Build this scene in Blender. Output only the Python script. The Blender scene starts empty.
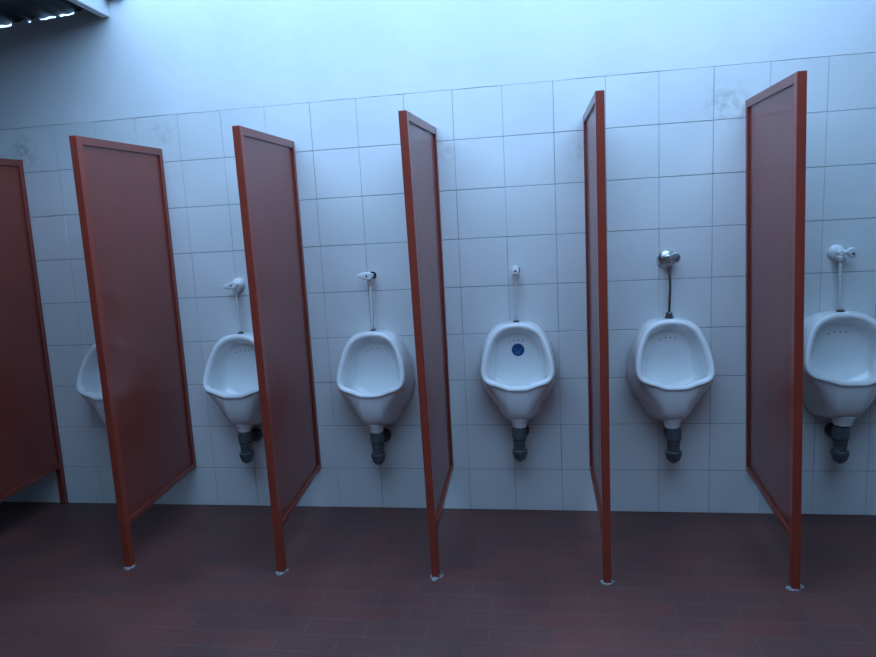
import bpy, bmesh, math, random
from mathutils import Vector, Matrix
random.seed(7)
C = bpy.context.scene.collection
PI = math.pi

# ------------------------------------------------------------------ helpers
def link(name, bm, mats, parent=None, smooth=False, loc=None):
    me = bpy.data.meshes.new(name)
    bmesh.ops.recalc_face_normals(bm, faces=bm.faces[:])
    bm.to_mesh(me); bm.free()
    if not isinstance(mats, (list, tuple)): mats = [mats]
    for m in mats: me.materials.append(m)
    if smooth:
        for p in me.polygons: p.use_smooth = True
    o = bpy.data.objects.new(name, me); C.objects.link(o)
    if parent is not None: o.parent = parent
    if loc is not None: o.location = loc
    return o

def thing(name, label, cat, loc, group=None):
    o = bpy.data.objects.new(name, None); C.objects.link(o)
    o.location = loc; o.empty_display_size = .05
    o['label'] = label; o['category'] = cat
    if group: o['group'] = group
    return o

def structure(o): o['kind'] = 'structure'; return o

def add_box(bm, x0, x1, y0, y1, z0, z1, bevel=0, mi=0, f=None):
    r = bmesh.ops.create_cube(bm, size=1)
    for v in r['verts']:
        v.co = Vector(((x0+x1)/2+v.co.x*(x1-x0), (y0+y1)/2+v.co.y*(y1-y0), (z0+z1)/2+v.co.z*(z1-z0)))
        if f: v.co = f(v.co)
    fs = list({fc for v in r['verts'] for fc in v.link_faces})
    for fc in fs: fc.material_index = mi
    if bevel:
        es = list({e for v in r['verts'] for e in v.link_edges})
        rb = bmesh.ops.bevel(bm, geom=es, offset=bevel, segments=2, affect='EDGES', profile=.5)
        for fc in rb['faces']: fc.material_index = mi

def add_lathe(bm, prof, origin=(0,0,0), axis='Z', seg=28):
    """prof: list of (r, h); closed with caps"""
    o = Vector(origin)
    def P(r, h, a):
        c, s = r*math.cos(a), r*math.sin(a)
        if axis == 'Z': return o+Vector((c, s, h))
        if axis == 'Y': return o+Vector((c, -h, s))     # h measured out of the wall
        return o+Vector((h, c, s))
    rings = [[bm.verts.new(P(r, h, 2*PI*k/seg)) for k in range(seg)] for r, h in prof]
    for a, b in zip(rings, rings[1:]):
        for k in range(seg):
            bm.faces.new((a[k], a[(k+1) % seg], b[(k+1) % seg], b[k]))
    bm.faces.new(rings[0][::-1]); bm.faces.new(rings[-1])

def add_tube(bm, pts, r, seg=14):
    pts = [Vector(p) for p in pts]; rings = []
    prev = None
    for i, p in enumerate(pts):
        t = (pts[min(i+1, len(pts)-1)]-pts[max(i-1, 0)]).normalized()
        if prev is None:
            n = t.orthogonal().normalized()
        else:
            n = (prev-t*prev.dot(t)).normalized()
        prev = n; b = t.cross(n)
        rr = r[i] if isinstance(r, (list, tuple)) else r
        rings.append([bm.verts.new(p+(n*math.cos(2*PI*k/seg)+b*math.sin(2*PI*k/seg))*rr) for k in range(seg)])
    for a, c in zip(rings, rings[1:]):
        for k in range(seg):
            bm.faces.new((a[k], a[(k+1) % seg], c[(k+1) % seg], c[k]))
    bm.faces.new(rings[0][::-1]); bm.faces.new(rings[-1])

def bez(p0, p1, p2, p3, n=14):
    p0, p1, p2, p3 = map(Vector, (p0, p1, p2, p3))
    return [p0*(1-t)**3+p1*3*t*(1-t)**2+p2*3*t*t*(1-t)+p3*t**3 for t in [i/n for i in range(n+1)]]

def mod_bevel(o, w, seg=2):
    m = o.modifiers.new('bevel', 'BEVEL'); m.width = w; m.segments = seg; m.limit_method = 'ANGLE'; m.angle_limit = .6
    for p in o.data.polygons: p.use_smooth = True
    m.harden_normals = True

def sharp_smooth(o, ang=.7):
    """smooth shading with sharp edges by angle"""
    bm = bmesh.new(); bm.from_mesh(o.data)
    for f in bm.faces: f.smooth = True
    for e in bm.edges:
        if len(e.link_faces) == 2 and e.calc_face_angle(0) > ang: e.smooth = False
    bm.to_mesh(o.data); bm.free()
    return o

# ------------------------------------------------------------------ materials
def base_mat(name, color, rough=.5, metal=0, spec=.5, coat=0):
    m = bpy.data.materials.new(name); m.use_nodes = True
    b = m.node_tree.nodes['Principled BSDF']
    b.inputs['Base Color'].default_value = (*color, 1)
    b.inputs['Roughness'].default_value = rough
    b.inputs['Metallic'].default_value = metal
    b.inputs['Specular IOR Level'].default_value = spec
    b.inputs['Coat Weight'].default_value = coat
    return m

def nodes(m): return m.node_tree.nodes, m.node_tree.links, m.node_tree.nodes['Principled BSDF']

def noise_tint(m, c1, c2, scale=3, lo=.35, hi=.65, detail=5, coord='Object', stretch=None):
    N, L, b = nodes(m)
    tc = N.new('ShaderNodeTexCoord'); src = tc.outputs[coord]
    if stretch:
        mp = N.new('ShaderNodeMapping'); mp.inputs['Scale'].default_value = stretch
        L.new(src, mp.inputs['Vector']); src = mp.outputs['Vector']
    n = N.new('ShaderNodeTexNoise'); n.inputs['Scale'].default_value = scale; n.inputs['Detail'].default_value = detail
    L.new(src, n.inputs['Vector'])
    r = N.new('ShaderNodeValToRGB'); r.color_ramp.elements[0].position = lo; r.color_ramp.elements[1].position = hi
    r.color_ramp.elements[0].color = (*c1, 1); r.color_ramp.elements[1].color = (*c2, 1)
    L.new(n.outputs['Fac'], r.inputs['Fac']); L.new(r.outputs['Color'], b.inputs['Base Color'])
    return n, r, src

def add_bump(m, scale, strength, dist=.002, detail=4, coord='Object'):
    N, L, b = nodes(m)
    tc = N.new('ShaderNodeTexCoord'); n = N.new('ShaderNodeTexNoise')
    n.inputs['Scale'].default_value = scale; n.inputs['Detail'].default_value = detail
    L.new(tc.outputs[coord], n.inputs['Vector'])
    bp = N.new('ShaderNodeBump'); bp.inputs['Strength'].default_value = strength; bp.inputs['Distance'].default_value = dist
    L.new(n.outputs['Fac'], bp.inputs['Height']); L.new(bp.outputs['Normal'], b.inputs['Normal'])

M = {}
M['tile'] = base_mat('glazed_tile', (.80, .82, .82), .22)
noise_tint(M['tile'], (.74, .77, .77), (.82, .835, .83), 1.7, .3, .6)
add_bump(M['tile'], 9, .12, .004, 2)
# grey-green grime blotches on the tiles beside some partitions
N, L, b = nodes(M['tile'])
col = b.inputs['Base Color'].links[0].from_socket
tc = N.new('ShaderNodeTexCoord'); ns = N.new('ShaderNodeTexNoise'); ns.inputs['Scale'].default_value = 26; ns.inputs['Detail'].default_value = 5
L.new(tc.outputs['Object'], ns.inputs['Vector'])
for px_, pz_, rad, amt in ((1.31, 2.06, .13, .55), (-2.45, 2.10, .10, .8), (.63, 1.90, .10, .3), (-.05, 1.93, .09, .3), (-1.60, 2.14, .09, .4)):
    vd = N.new('ShaderNodeVectorMath'); vd.operation = 'DISTANCE'; vd.inputs[1].default_value = (px_, 0, pz_)
    L.new(tc.outputs['Object'], vd.inputs[0])
    m1 = N.new('ShaderNodeMapRange'); m1.inputs['From Min'].default_value = rad; m1.inputs['From Max'].default_value = rad*.2
    m1.inputs['To Max'].default_value = amt
    L.new(vd.outputs['Value'], m1.inputs['Value'])
    m2 = N.new('ShaderNodeMapRange'); m2.inputs['From Min'].default_value = .42; m2.inputs['From Max'].default_value = .62
    L.new(ns.outputs['Fac'], m2.inputs['Value'])
    mm = N.new('ShaderNodeMath'); mm.operation = 'MULTIPLY'; L.new(m1.outputs['Result'], mm.inputs[0]); L.new(m2.outputs['Result'], mm.inputs[1])
    mc = N.new('ShaderNodeMix'); mc.data_type = 'RGBA'; L.new(mm.outputs['Value'], mc.inputs['Factor'])
    L.new(col, mc.inputs['A']); mc.inputs['B'].default_value = (.40, .45, .40, 1); col = mc.outputs['Result']
L.new(col, b.inputs['Base Color'])
M['grout'] = base_mat('grout', (.32, .36, .38), .9)
M['plaster'] = base_mat('white_plaster', (.82, .84, .84), .8)
noise_tint(M['plaster'], (.76, .79, .80), (.84, .855, .85), 2.2, .3, .62)
add_bump(M['plaster'], 14, .35, .006, 6)
M['paint'] = base_mat('red_brown_paint', (.27, .042, .024), .42, coat=.38)
M['paint'].node_tree.nodes['Principled BSDF'].inputs['Coat Roughness'].default_value = .07
noise_tint(M['paint'], (.21, .034, .021), (.255, .041, .025), 4, .3, .7)
add_bump(M['paint'], 5, .05, .004, 3)
M['post_paint'] = base_mat('brighter_red_paint', (.30, .044, .024), .34, coat=.1)  # front posts: a brighter red than the panels, rails and stiles
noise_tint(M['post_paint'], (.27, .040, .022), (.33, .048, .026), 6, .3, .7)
M['porcelain'] = base_mat('white_porcelain', (.84, .86, .86), .12, coat=.4)
M['hole'] = base_mat('dark_hole', (.012, .014, .018), .5)
M['drain'] = base_mat('dark_grey_plastic', (.045, .055, .06), .38)
noise_tint(M['drain'], (.06, .072, .08), (.10, .12, .13), 30)
M['washer'] = base_mat('pale_washer', (.35, .37, .37), .4)
M['plastic'] = base_mat('white_plastic', (.85, .87, .87), .3)
M['tube'] = base_mat('milky_tube', (.80, .83, .84), .25)
M['chrome'] = base_mat('chrome', (.66, .68, .69), .32, 1)
M['hose'] = base_mat('braided_steel_hose', (.17, .18, .19), .3, 1)
N, L, b = nodes(M['hose'])
tc = N.new('ShaderNodeTexCoord'); wv = N.new('ShaderNodeTexWave'); wv.bands_direction = 'Z'; wv.inputs['Scale'].default_value = 60
wv.inputs['Distortion'].default_value = 1
L.new(tc.outputs['Object'], wv.inputs['Vector'])
bp = N.new('ShaderNodeBump'); bp.inputs['Strength'].default_value = .5; bp.inputs['Distance'].default_value = .001
L.new(wv.outputs['Fac'], bp.inputs['Height']); L.new(bp.outputs['Normal'], b.inputs['Normal'])
M['sticker'] = base_mat('blue_sticker', (.006, .075, .20), .35)
M['print'] = base_mat('pale_print', (.10, .24, .48), .4)
M['mortar'] = base_mat('pale_mortar', (.36, .42, .44), .9)
noise_tint(M['mortar'], (.10, .085, .085), (.30, .34, .36), 60, .35, .6)
M['sheet'] = base_mat('weathered_roof_sheet', (.04, .05, .06), .85)
noise_tint(M['sheet'], (.025, .03, .038), (.05, .058, .07), 5)
M['beam'] = base_mat('white_painted_beam', (.70, .73, .74), .6)
noise_tint(M['beam'], (.62, .66, .68), (.74, .77, .78), 6)
M['sidewall'] = base_mat('pale_side_wall', (.22, .24, .25), .85)
M['dark'] = base_mat('dark_metal', (.03, .035, .045), .7)

# floor: red-brown clay tiles in running bond
m = M['floor'] = base_mat('clay_floor_tile', (.1, .05, .045), .38)
N, L, b = nodes(m)
tc = N.new('ShaderNodeTexCoord')
mp = N.new('ShaderNodeMapping'); mp.inputs['Location'].default_value = (.07, .03, 0)
L.new(tc.outputs['Object'], mp.inputs['Vector'])
bk = N.new('ShaderNodeTexBrick')
bk.inputs['Scale'].default_value = 1; bk.inputs['Brick Width'].default_value = .24; bk.inputs['Row Height'].default_value = .10
bk.inputs['Mortar Size'].default_value = .0035; bk.inputs['Mortar Smooth'].default_value = .3; bk.offset = .37
bk.inputs['Color1'].default_value = (.138, .048, .039, 1); bk.inputs['Color2'].default_value = (.103, .046, .041, 1)
bk.inputs['Mortar'].default_value = (.122, .064, .056, 1); bk.inputs['Bias'].default_value = -.1
L.new(mp.outputs['Vector'], bk.inputs['Vector'])
nz = N.new('ShaderNodeTexNoise'); nz.inputs['Scale'].default_value = 2.3; nz.inputs['Detail'].default_value = 6
L.new(tc.outputs['Object'], nz.inputs['Vector'])
rp = N.new('ShaderNodeValToRGB'); rp.color_ramp.elements[0].position = .3; rp.color_ramp.elements[1].position = .7
rp.color_ramp.elements[0].color = (.72, .74, .78, 1); rp.color_ramp.elements[1].color = (1.15, 1.1, 1.08, 1)
L.new(nz.outputs['Fac'], rp.inputs['Fac'])
mx = N.new('ShaderNodeMix'); mx.data_type = 'RGBA'; mx.blend_type = 'MULTIPLY'; mx.inputs['Factor'].default_value = 1
L.new(bk.outputs['Color'], mx.inputs['A']); L.new(rp.outputs['Color'], mx.inputs['B']); L.new(mx.outputs['Result'], b.inputs['Base Color'])
mr = N.new('ShaderNodeMapRange'); mr.inputs['To Min'].default_value = .34; mr.inputs['To Max'].default_value = .6
L.new(nz.outputs['Fac'], mr.inputs['Value']); L.new(mr.outputs['Result'], b.inputs['Roughness'])
bp = N.new('ShaderNodeBump'); bp.inputs['Strength'].default_value = .25; bp.inputs['Distance'].default_value = .0015; bp.invert = True
L.new(bk.outputs['Fac'], bp.inputs['Height']); L.new(bp.outputs['Normal'], b.inputs['Normal'])

# ------------------------------------------------------------------ the setting
XL, XR, YB = -4.6, 4.4, -5.2
TILE_TOP = 2.229
OPEN_R, OPEN_F = 2.1, -3.1        # the roof is open between the beam and here

bm = bmesh.new(); add_box(bm, XL, XR, YB, .15, -.12, 0)
structure(link('floor', bm, M['floor']))

# back wall: masonry behind the tiles, plaster skin above with a ragged lower edge
bm = bmesh.new()
add_box(bm, XL, XR, .003, .15, 0, TILE_TOP, mi=1)
def wall_top(x):
    return 2.79+.05*(x+2.25)
def prism(outline, y0, y1, mi=0):
    a = [bm.verts.new((x, y0, z)) for x, z in outline]; b_ = [bm.verts.new((x, y1, z)) for x, z in outline]
    n = len(outline)
    fs = [bm.faces.new(a), bm.faces.new(b_[::-1])]
    for k in range(n): fs.append(bm.faces.new((a[k], a[(k+1) % n], b_[(k+1) % n], b_[k])))
    for f in fs: f.material_index = mi
# left of the beam the wall stops under the roof sheet; lumps of mortar close the gap in places
lumps = [(-4.6, -2.62), (-2.415, -2.315), (-2.285, -2.245), (-2.13, -2.118), (-2.03, -1.80)]
out = [(XL, TILE_TOP)]
top = []
x = XL
while x < -1.87:
    h = wall_top(x)-.012+random.uniform(-.003, .003)
    if any(a <= x <= b2 for a, b2 in lumps): h += .022
    top.append((x, h)); x += .012
top += [(-1.862, 2.80), (-1.862, 3.3), (XR, 3.3), (XR, TILE_TOP)]
x = XR-.06
bot = []
while x > XL:
    bot.append((x, TILE_TOP+random.uniform(-.0012, .0012))); x -= .06
prism([(XL, TILE_TOP)]+top+bot, -.0008, .02)
structure(link('wall_back', bm, [M['plaster'], M['grout']]))

# tiles: 25 cm squares, every tile with its own tiny tilt
bm = bmesh.new()
rows = [(0, .2333)]+[(.2333+.25*k, .2333+.25*(k+1)) for k in range(7)]+[(1.9833, TILE_TOP)]
for c in range(-18, 18):
    for z0, z1 in rows:
        x0, x1 = c*.25, (c+1)*.25
        gx, gz = .0011, .0016
        jx = random.uniform(-.0006, .0006)
        a, b_ = random.uniform(-.0035, .0035), random.uniform(-.0035, .0035)
        d0 = random.uniform(-.0004, .0004)
        cx, cz = (x0+x1)/2, (z0+z1)/2
        def tilt(p): return Vector((p.x, p.y+(0 if p.y > .0015 else a*(p.x-cx)+b_*(p.z-cz)+d0), p.z))
        add_box(bm, x0+gx+jx, x1-gx+jx, 0, .004, z0+gz, z1-gz, bevel=.0012, f=tilt)
structure(link('wall_back_tiles', bm, M['tile']))

bm = bmesh.new(); add_box(bm, XL-.15, XL, YB, .15, -.12, 2.62)
structure(link('wall_left', bm, M['sidewall']))
bm = bmesh.new(); add_box(bm, XR, XR+.15, YB, .15, -.12, 3.3)
structure(link('wall_right', bm, M['sidewall']))
bm = bmesh.new(); add_box(bm, XL-.15, XR+.15, YB-.15, YB, -.12, 3.3)
structure(link('wall_front', bm, M['sidewall']))

# corrugated roof sheet left of the beam (waves run away from the wall)
bm = bmesh.new()
nx = 260; ys = [YB, -3.5, -2, -1, -.3, .012]
grid = []
for i in range(nx+1):
    x = XL+(-1.86-XL)*i/nx
    z = wall_top(x)+.002+.003*math.sin(2*PI*x/.076)
    grid.append([(bm.verts.new((x, y, z)), bm.verts.new((x, y, z+.005))) for y in ys])
for i in range(nx):
    for j in range(len(ys)-1):
        bm.faces.new((grid[i][j][0], grid[i+1][j][0], grid[i+1][j+1][0], grid[i][j+1][0]))
        bm.faces.new((grid[i][j][1], grid[i][j+1][1], grid[i+1][j+1][1], grid[i+1][j][1]))
    for j in (0, len(ys)-1):
        bm.faces.new((grid[i][j][0], grid[i+1][j][0], grid[i+1][j][1], grid[i][j][1]))
for i in (0, nx):
    for j in range(len(ys)-1):
        bm.faces.new((grid[i][j][0], grid[i][j+1][0], grid[i][j+1][1], grid[i][j][1]))
structure(link('ceiling', bm, M['sheet'], smooth=True))
# white beam at the edge of the roof
bm = bmesh.new(); add_box(bm, -1.862, -1.818, YB, -.004, 2.752, 2.90, bevel=.004)
structure(link('trim_1', bm, M['beam']))
bm = bmesh.new()
for k in range(3): add_box(bm, -1.815+.03*k, -1.79+.03*k, -.05, -.004, 2.835+.004*(k % 2), 2.90)
structure(link('trim_2', bm, M['dark']))
# roof over the rest of the room, open to the sky along the back wall
bm = bmesh.new()
add_box(bm, -1.818, OPEN_R, YB, OPEN_F, 2.90, 2.94)
add_box(bm, OPEN_R, XR, YB, .0, 2.90, 2.94)
structure(link('ceiling_right', bm, M['sheet']))

# ------------------------------------------------------------------ partitions
YF = -.705
PW = .0172
def partition(label, wt, wb, ft, fb, rear_leg=False, lift=0, flift=0):
    """x of the board's middle at the wall (top, bottom) and at the front post (top, bottom)"""
    xm = (wb+fb)/2
    root = thing('urinal_partition', label, 'partition', (xm, -.35, 0), 'red-brown partitions between the urinals')
    def mapped(p):
        s = p.y/YF                                  # 0 at wall, 1 at front
        zt, zb = 2.055+lift+(flift-.038)*s, .24-.036*s
        q = p.z                                     # nominal z, 0 .24 2.055
        z = q/.24*zb if q < .24 else zb+(q-.24)/(2.055-.24)*(zt-zb)
        t = z/2.05
        xw, xf = wb+(wt-wb)*t, fb+(ft-fb)*t
        return Vector((xw+(xf-xw)*s+p.x-xm, p.y+.35, z))
    def part(name, x, y0, y1, z0, z1, bev=.0025):
        bm = bmesh.new(); add_box(bm, -x, x, y0, y1, z0, z1, f=mapped)
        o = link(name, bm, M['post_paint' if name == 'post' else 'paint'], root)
        mod_bevel(o, bev); return o
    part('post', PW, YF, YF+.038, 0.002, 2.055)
    part('wall_stile', .017, -.030, -.002, .002 if rear_leg else .24, 2.055)
    part('top_rail', .017, YF+.036, -.028, 2.018, 2.055)
    part('bottom_rail', .017, YF+.036, -.028, .24, .268)
    part('panel', .006, YF+.034, -.026, .26, 2.03, .001)
    # mortar smear where the post is set in the floor
    bm = bmesh.new()
    n = 26; px, py = fb-xm, YF+.019+.35
    ring = []; inner = []
    for k in range(n):
        a = 2*PI*k/n
        r = 1+.35*math.sin(a*2+wt*9)+random.uniform(-.25, .25)
        ring.append(bm.verts.new((px+.030*r*math.cos(a)+.004, py-.006+.023*r*math.sin(a), .0005)))
        inner.append(bm.verts.new((px+.027*r*math.cos(a), py+.020*r*math.sin(a), .0045)))
    for k in range(n): bm.faces.new((ring[k], ring[(k+1) % n], inner[(k+1) % n], inner[k]))
    bm.faces.new(inner)
    o = link('mortar_patch', bm, M['mortar'], root); o['label'] = 'pale mortar smear around the post foot'
    return root

partition('red-brown partition cut off by the left picture edge, with a leg at the wall', -2.481, -2.505, -2.475, -2.485, rear_leg=True)
partition('red-brown partition that half hides the dim urinal farthest to the left', -1.621, -1.628, -1.587, -1.595)
partition('red-brown partition between the blank urinal at its right and one it overlaps', -.864, -.861, -.831, -.817, lift=-.016)
partition('red-brown partition just left of the urinal with the blue sticker', -.104, -.101, -.122, -.092, lift=-.004, flift=-.008)
partition('red-brown partition seen almost edge-on, left of the metal-hosed urinal', .659, .662, .646, .651)
partition('red-brown partition right of the metal-hosed urinal, nearest the right picture edge', 1.408, 1.448, 1.358, 1.398, lift=.008)

# ------------------------------------------------------------------ urinals
RIM = [(0,1.050),(.052,1.044),(.094,1.028),(.126,1.002),(.151,.962),(.173,.905),(.188,.826),(.184,.787),(.169,.762),(.141,.746),(.110,.738),(.077,.728),(.054,.717),(0,.716)]
MID = [(0,1.049),(.07,1.044),(.108,1.030),(.138,1.003),(.164,.965),(.188,.90),(.197,.81),(.193,.765),(.183,.722),(.147,.678),(.108,.630),(.077,.584),(.052,.550),(0,.544)]
WAL = [(0,1.050),(.07,1.046),(.105,1.032),(.138,1.003),(.164,.964),(.191,.897),(.204,.80),(.2,.745),(.188,.70),(.158,.635),(.125,.60),(.115,.545),(.06,.512),(0,.505)]
def rim_d(z): return .075+(1.050-z)*.405
def full(half):
    return half+[(-x, *r) for x, *r in half[-2:0:-1]]
def inset(loop, w):
    n = len(loop); res = []
    for i in range(n):
        a, c = Vector(loop[i-1][:2]), Vector(loop[(i+1) % n][:2])
        t = (c-a).normalized(); nrm = Vector((t.y, -t.x))
        p = Vector(loop[i][:2])
        if nrm.dot(Vector((0, .86))-p) < 0: nrm = -nrm
        q = p+nrm*w
        res.append((q.x, q.y))
    return res

def bowl_mesh():
    bm = bmesh.new()
    rim = full(RIM); mid = full(MID); wal = full(WAL); n = len(rim)
    loops = []
    loops.append([(x, .001, z) for x, z in wal])
    loops.append([(x, .018, z) for x, z in wal])
    def md(i):
        k = i if i < len(MID) else n-i
        z = MID[k][1]
        return .058+max(0, 1.05-z)*.10+max(0, .80-z)*.22
    l1 = [(x, md(i), z) for i, (x, z) in enumerate(mid)]
    loops.append([(w[0]*.55+m_[0]*.45, .5*m_[1], w[1]*.55+m_[2]*.45) for w, m_ in zip([(x, z) for x, z in wal], l1)])
    loops.append(l1)
    l0 = [(x, rim_d(z)-.004, z) for x, z in rim]
    for f_ in (.4, .75):
        loops.append([(a[0]*(1-f_)+b2[0]*f_, a[1]*(1-f_)+b2[1]*f_+.012*math.sin(PI*f_), a[2]*(1-f_)+b2[2]*f_) for a, b2 in zip(l1, l0)])
    loops.append(l0)
    for w, dd in ((.003, .006), (.011, .011), (.023, .009), (.032, -.001)):
        ins = inset(rim, w)
        loops.append([(x, rim_d(z)+dd, z) for x, z in ins])
    ins = inset(rim, .034); cz = .86
    for s, k, drop in ((.12, .02, .03), (.3, .05, .068), (.55, .08, .09), (.8, .12, .082), (.94, .18, .055), (1, .30, .02), (1, .6, 0)):
        L_ = []
        for x, z in ins:
            d = (rim_d(z)-.012)*(1-s)+.036*s
            low = max(0, min(1, (cz-z)/.12))
            low = low*low*(3-2*low)
            L_.append((x*(1-k), d, cz+(z-cz)*(1-k*(1-.6*low))-drop*low))
        loops.append(L_)
    vs = [[bm.verts.new((x, -d, z)) for x, d, z in lp] for lp in loops]
    for a, b2 in zip(vs, vs[1:]):
        for k in range(n): bm.faces.new((a[k], a[(k+1) % n], b2[(k+1) % n], b2[k]))
    bm.faces.new(vs[-1]); bm.faces.new(vs[0][::-1])
    # soft crease down both edges of the front spout
    cr = bm.edges.layers.float.new('crease_edge')
    for li in range(3, 7):
        for k in (12, n-12):
            e = bm.edges.get((vs[li][k], vs[li+1][k])) if li+1 < len(vs) else None
            if e: e[cr] = .85
    # outlet neck
    add_lathe(bm, [(.055, .57), (.05, .548), (.040, .532), (.038, .508), (.032, .507)], (0, -.112, 0))
    return bm

def urinal(x, label, sticker=False, spud='dark', dz=0):
    root = thing('urinal', label, 'urinal', (x, 0, dz), 'row of white wall urinals')
    o = link('bowl', bowl_mesh(), M['porcelain'], root, smooth=True)
    s = o.modifiers.new('sub', 'SUBSURF'); s.levels = 2; s.render_levels = 2
    # inlet on the top ledge
    bm = bmesh.new()
    if spud == 'chrome':
        add_lathe(bm, [(.022, 1.036), (.022, 1.056), (.017, 1.058), (.016, 1.074), (.012, 1.078)], (0, -.046, 0), seg=6)
        q = link('inlet_nut', bm, M['hose'], root); q['label'] = 'dark metal hose nut'
    else:
        add_lathe(bm, [(.0165, 1.034), (.0165, 1.0525), (.010, 1.0535)], (0, -.046, 0), seg=20)
        q = link('inlet_spud', bm, M['hole'], root); q['label'] = 'small dark inlet spud'
    bm = bmesh.new()
    for xx, zz in ((-.040, .938), (-.016, .947), (.008, .948), (.030, .946)):
        add_lathe(bm, [(.0032, .030), (.0032, .0372), (.002, .0375)], (xx, 0, zz), 'Y', 10)
    q = link('rinse_holes', bm, M['hole'], root); q['label'] = 'row of small dark rinse holes'
    if sticker:
        bm = bmesh.new()
        add_lathe(bm, [(.033, .030), (.033, .0378), (.031, .0385)], (.004, 0, .898), 'Y', 36)
        st = link('sticker', bm, M['sticker'], root); st['label'] = 'round blue sticker'
        bm = bmesh.new()
        # worn pale print: a broken line of letters over a curved line
        for x0, x1 in ((-.022, -.017), (-.0155, -.011), (-.0095, -.006), (.011, .014), (.0155, .019)):
            add_box(bm, .004+x0, .004+x1, -.0391, -.0384, .8985, .9035)
        for x0, x1, zz in ((-.004, .012, .8915), (-.016, .008, .885), (-.012, .014, .8785)):
            add_box(bm, .004+x0, .004+x1, -.0391, -.0384, zz, zz+.0028)
        link('sticker_print', bm, M['print'], st)
    return root

UX = [-1.995, -1.230, -.476, .285, 1.040, 1.822]
UZ = [-.018, -.017, -.023, .001, -.005, .003]
TZ = [0, -.017, -.023, 0, -.007, -.004]
urinal(UX[0], dz=UZ[0], label='dim white urinal at far left, half hidden behind a partition')
urinal(UX[1], dz=UZ[1], label='white urinal whose right side is covered by a partition, flange valve above')
urinal(UX[2], dz=UZ[2], label='whole white urinal without sticker, below a valve lever pointing left')
urinal(UX[3], dz=UZ[3], label='white urinal with a round blue sticker inside', sticker=True)
urinal(UX[4], dz=UZ[4], label='white urinal fed by a dark metal hose', spud='chrome')
urinal(UX[5], dz=UZ[5], label='white urinal cut off by the right picture edge').scale.x = 1.09

# ------------------------------------------------------------------ flush valves
def valve(x, z, label, handle_deg, flange, x_in, short=False, tube_r=.0062, dz=0, hoff=(0, 0), Ln=.046):
    root = thing('flush_valve', label, 'valve', (x, -.001, z), 'flush valves above the urinals')
    bm = bmesh.new()
    if flange:
        add_lathe(bm, [(.036, 0.001), (.036, .008), (.030, .020), (.021, .026)], (0, 0, 0), 'Y')
        q = link('flange', bm, M['plastic'], root, smooth=True); sharp_smooth(q)
    else:
        add_lathe(bm, [(.019, 0.001), (.019, .003), (.016, .004)], (.004, 0, .002), 'Y')
        q = link('wall_hole', bm, M['hole'], root); q['label'] = 'dark gap around the stub'
    bm = bmesh.new()
    add_lathe(bm, [(.0125, .002), (.0125, .034), (.015, .036), (.015, .058), (.011, .062)], (0, 0, 0), 'Y', 20)
    add_lathe(bm, [(.011, .006), (.013, -.014), (.017, -.018), (.017, -.036), (.0125, -.042)], (0, -.046, 0), 'Z', 20)
    if hoff[0]: add_tube(bm, [(0, -.048, 0), (hoff[0]*.5, -.052, hoff[1]*.5), (hoff[0], -.061, hoff[1])], .0105)
    q = link('valve_body', bm, M['plastic'], root); sharp_smooth(q)
    # teardrop lever on the front of the body
    bm = bmesh.new()
    a = math.radians(handle_deg); n = 24; Ln = .010 if short else Ln
    ca, sa = math.cos(a), math.sin(a)
    rings = []
    for dpt, k in ((.060, .8), (.063, 1), (.072, 1), (.076, .8)):
        r = []
        for i in range(n):
            t = 2*PI*i/n
            u = math.cos(t); v = math.sin(t)
            px = (u*.019 if u < 0 else u*(.019+Ln))*k
            pw = v*.0205*k
            r.append(bm.verts.new((px*ca-pw*sa+hoff[0], -dpt, px*sa+pw*ca+hoff[1])))
        rings.append(r)
    for r0, r1 in zip(rings, rings[1:]):
        for i in range(n): bm.faces.new((r0[i], r0[(i+1) % n], r1[(i+1) % n], r1[i]))
    bm.faces.new(rings[0][::-1]); bm.faces.new(rings[-1])
    h = link('handle', bm, M['plastic'], root); sharp_smooth(h)
    bm = bmesh.new()
    off = .0 if short else .012
    add_lathe(bm, [(.0055, .074), (.0055, .0768), (.003, .0772)], (off*ca+hoff[0], 0, off*sa+hoff[1]), 'Y', 12)
    q = link('screw', bm, M['hole'], h); q['label'] = 'dark screw in the lever'
    bm = bmesh.new()
    add_tube(bm, bez((0, -.046, -.030), (0, -.046, -.09), (x_in-x, -.047, 1.15-z), (x_in-x, -.046, 1.050+dz-z)), tube_r)
    q = link('supply_tube', bm, M['tube'], root, smooth=True); q['label'] = 'thin milky supply tube'
    return root

valve(UX[1]-.003, 1.298, 'white flush valve with round flange, lever pointing left', 186, True, UX[1], dz=UZ[1])
valve(UX[2]+.002, 1.316, 'white flush valve without flange, lever pointing left', 176, False, UX[2], dz=UZ[2])
valve(UX[3]+.004, 1.310, 'white flush valve with stubby round handle, above the stickered urinal', 90, False, UX[3], short=True)
valve(UX[5]-.011, 1.330, 'white flush valve with round flange and oval handle at its right', -62, True, UX[5], dz=UZ[5], hoff=(.038, .004), Ln=.014)

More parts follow.
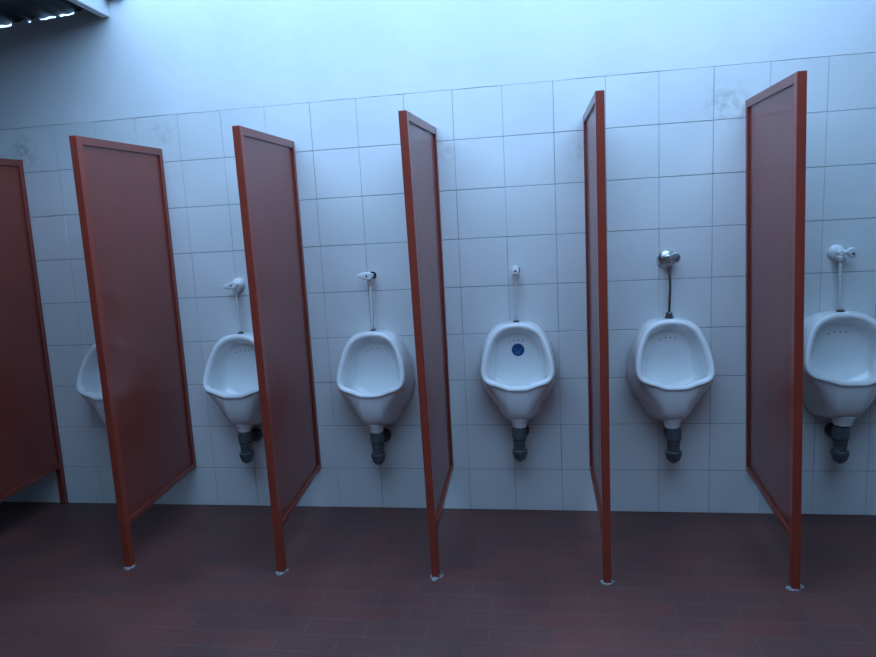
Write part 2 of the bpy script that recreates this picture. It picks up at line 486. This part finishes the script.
# chrome push valve with metal hose
cx, cz = UX[4]-.006, 1.336
root = thing('flush_valve', 'chrome push valve with a dark metal hose', 'valve', (cx, -.001, cz), 'flush valves above the urinals')
bm = bmesh.new(); add_lathe(bm, [(.044, .001), (.044, .006), (.036, .018), (.024, .024)], (0, 0, 0), 'Y', 32)
sharp_smooth(link('flange', bm, M['chrome'], root))
bm = bmesh.new()
add_lathe(bm, [(.020, .015), (.020, .050), (.016, .054)], (0, 0, 0), 'Y', 24)
add_tube(bm, [(.004, -.030, 0), (.014, -.046, .003), (.026, -.060, .005)], .016)
add_lathe(bm, [(.014, .0), (.014, -.026), (.017, -.028), (.017, -.042), (.010, -.046)], (.004, -.040, 0), 'Z', 20)
sharp_smooth(link('valve_body', bm, M['chrome'], root))
bm = bmesh.new(); add_lathe(bm, [(.021, .052), (.025, .056), (.025, .078), (.021, .084), (.008, .086)], (.026, 0, .005), 'Y', 28)
sharp_smooth(link('push_button', bm, M['chrome'], root))
bm = bmesh.new()
add_tube(bm, bez((.004, -.040, -.043), (.016, -.044, -.12), (.004, -.05, -.19), (UX[4]-cx, -.045, 1.070-cz)), .0058)
link('hose', bm, M['hose'], root, smooth=True)['label'] = 'dark braided metal hose'

# ------------------------------------------------------------------ drain traps
def trap(x, label, off=.014, dz=0):
    root = thing('bottle_trap', label, 'trap', (x, -.112, .33+dz), 'dark drain traps under the urinals')
    def part(name, prof, mat=M['drain'], seg=30):
        bm = bmesh.new(); add_lathe(bm, [(r, z-.33) for r, z in prof], (0, 0, 0), 'Z', seg)
        return sharp_smooth(link(name, bm, mat, root), .5)
    part('collar', [(.035, .448), (.0368, .451), (.0368, .500), (.035, .506), (.028, .5065)])
    part('washer', [(.026, .441), (.026, .449)], M['washer'])['label'] = 'pale sealing ring'
    part('bottle', [(.029, .376), (.0300, .38), (.0300, .425), (.0325, .428), (.0325, .440), (.026, .443)])
    # ribbed cap nut
    bm = bmesh.new(); seg = 36
    prof = [(.033, .388), (.0385, .384), (.0385, .366), (.034, .356), (.031, .342), (.020, .329), (.012, .326), (.010, .323)]
    rings = []
    for r, z in prof:
        rings.append([bm.verts.new(((r+(.0012 if k % 2 and r > .03 else 0))*math.cos(2*PI*k/seg), (r+(.0012 if k % 2 and r > .03 else 0))*math.sin(2*PI*k/seg), z-.33)) for k in range(seg)])
    for a, c in zip(rings, rings[1:]):
        for k in range(seg): bm.faces.new((a[k], a[(k+1) % seg], c[(k+1) % seg], c[k]))
    bm.faces.new(rings[0][::-1]); bm.faces.new(rings[-1])
    sharp_smooth(link('cap_nut', bm, M['drain'], root), .5)
    bm = bmesh.new()
    add_tube(bm, [(0, .01, .135), (off*.5, .05, .130), (off, .1105, .124)], [.025, .024, .024], 20)
    link('waste_pipe', bm, M['drain'], root, smooth=True)
    bm = bmesh.new(); add_lathe(bm, [(.038, -.1108), (.038, -.100), (.033, -.084), (.028, -.083)], (off, 0, .124), 'Y', 30)
    sharp_smooth(link('wall_flange', bm, M['drain'], root), .5)
    return root
trap(UX[1]-.002, dz=TZ[1], label='dark drain trap under the urinal whose right side is covered')
trap(UX[2], dz=TZ[2], label='dark drain trap under the whole urinal left of the stickered one')
trap(UX[3]-.002, dz=TZ[3], label='dark drain trap under the urinal with the blue sticker')
trap(UX[4]+.008, dz=TZ[4], label='dark drain trap under the urinal with the metal hose')
trap(UX[5]-.006, dz=TZ[5], label='dark drain trap under the urinal at the right picture edge')

# ------------------------------------------------------------------ light: overcast sky through the open roof
w = bpy.data.worlds.new('sky'); bpy.context.scene.world = w; w.use_nodes = True
bg = w.node_tree.nodes['Background']
bg.inputs['Color'].default_value = (.35, .605, .98, 1); bg.inputs['Strength'].default_value = 4.2

# ------------------------------------------------------------------ camera
cam = bpy.data.cameras.new('camera'); co = bpy.data.objects.new('camera', cam); C.objects.link(co)
F, yaw, pit, rol = 615.285, .15441991, .14398388, -.05181294
cam.sensor_fit = 'HORIZONTAL'; cam.sensor_width = 36; cam.lens = 36*F/876
ca, sa = math.cos(yaw), math.sin(yaw); cb, sb = math.cos(pit), math.sin(pit); cc, sc_ = math.cos(rol), math.sin(rol)
Ry = Matrix(((ca, sa, 0), (-sa, ca, 0), (0, 0, 1))); R0 = Matrix(((1, 0, 0), (0, 0, -1), (0, 1, 0)))
Rp = Matrix(((1, 0, 0), (0, cb, -sb), (0, sb, cb))); Rr = Matrix(((cc, -sc_, 0), (sc_, cc, 0), (0, 0, 1)))
R = Rr @ Rp @ R0 @ Ry
rx, ry, rz = R[0], -R[1], -R[2]
co.matrix_world = Matrix(((rx[0], ry[0], rz[0], .368004), (rx[1], ry[1], rz[1], -3.21407), (rx[2], ry[2], rz[2], 1.48966), (0, 0, 0, 1)))
s = bpy.context.scene
s.camera = co
s.view_settings.view_transform = 'Standard'; s.view_settings.look = 'None'
s.view_settings.exposure = 0; s.view_settings.gamma = 1; s.view_settings.use_curve_mapping = False
s.cycles.max_bounces = 10; s.cycles.diffuse_bounces = 6
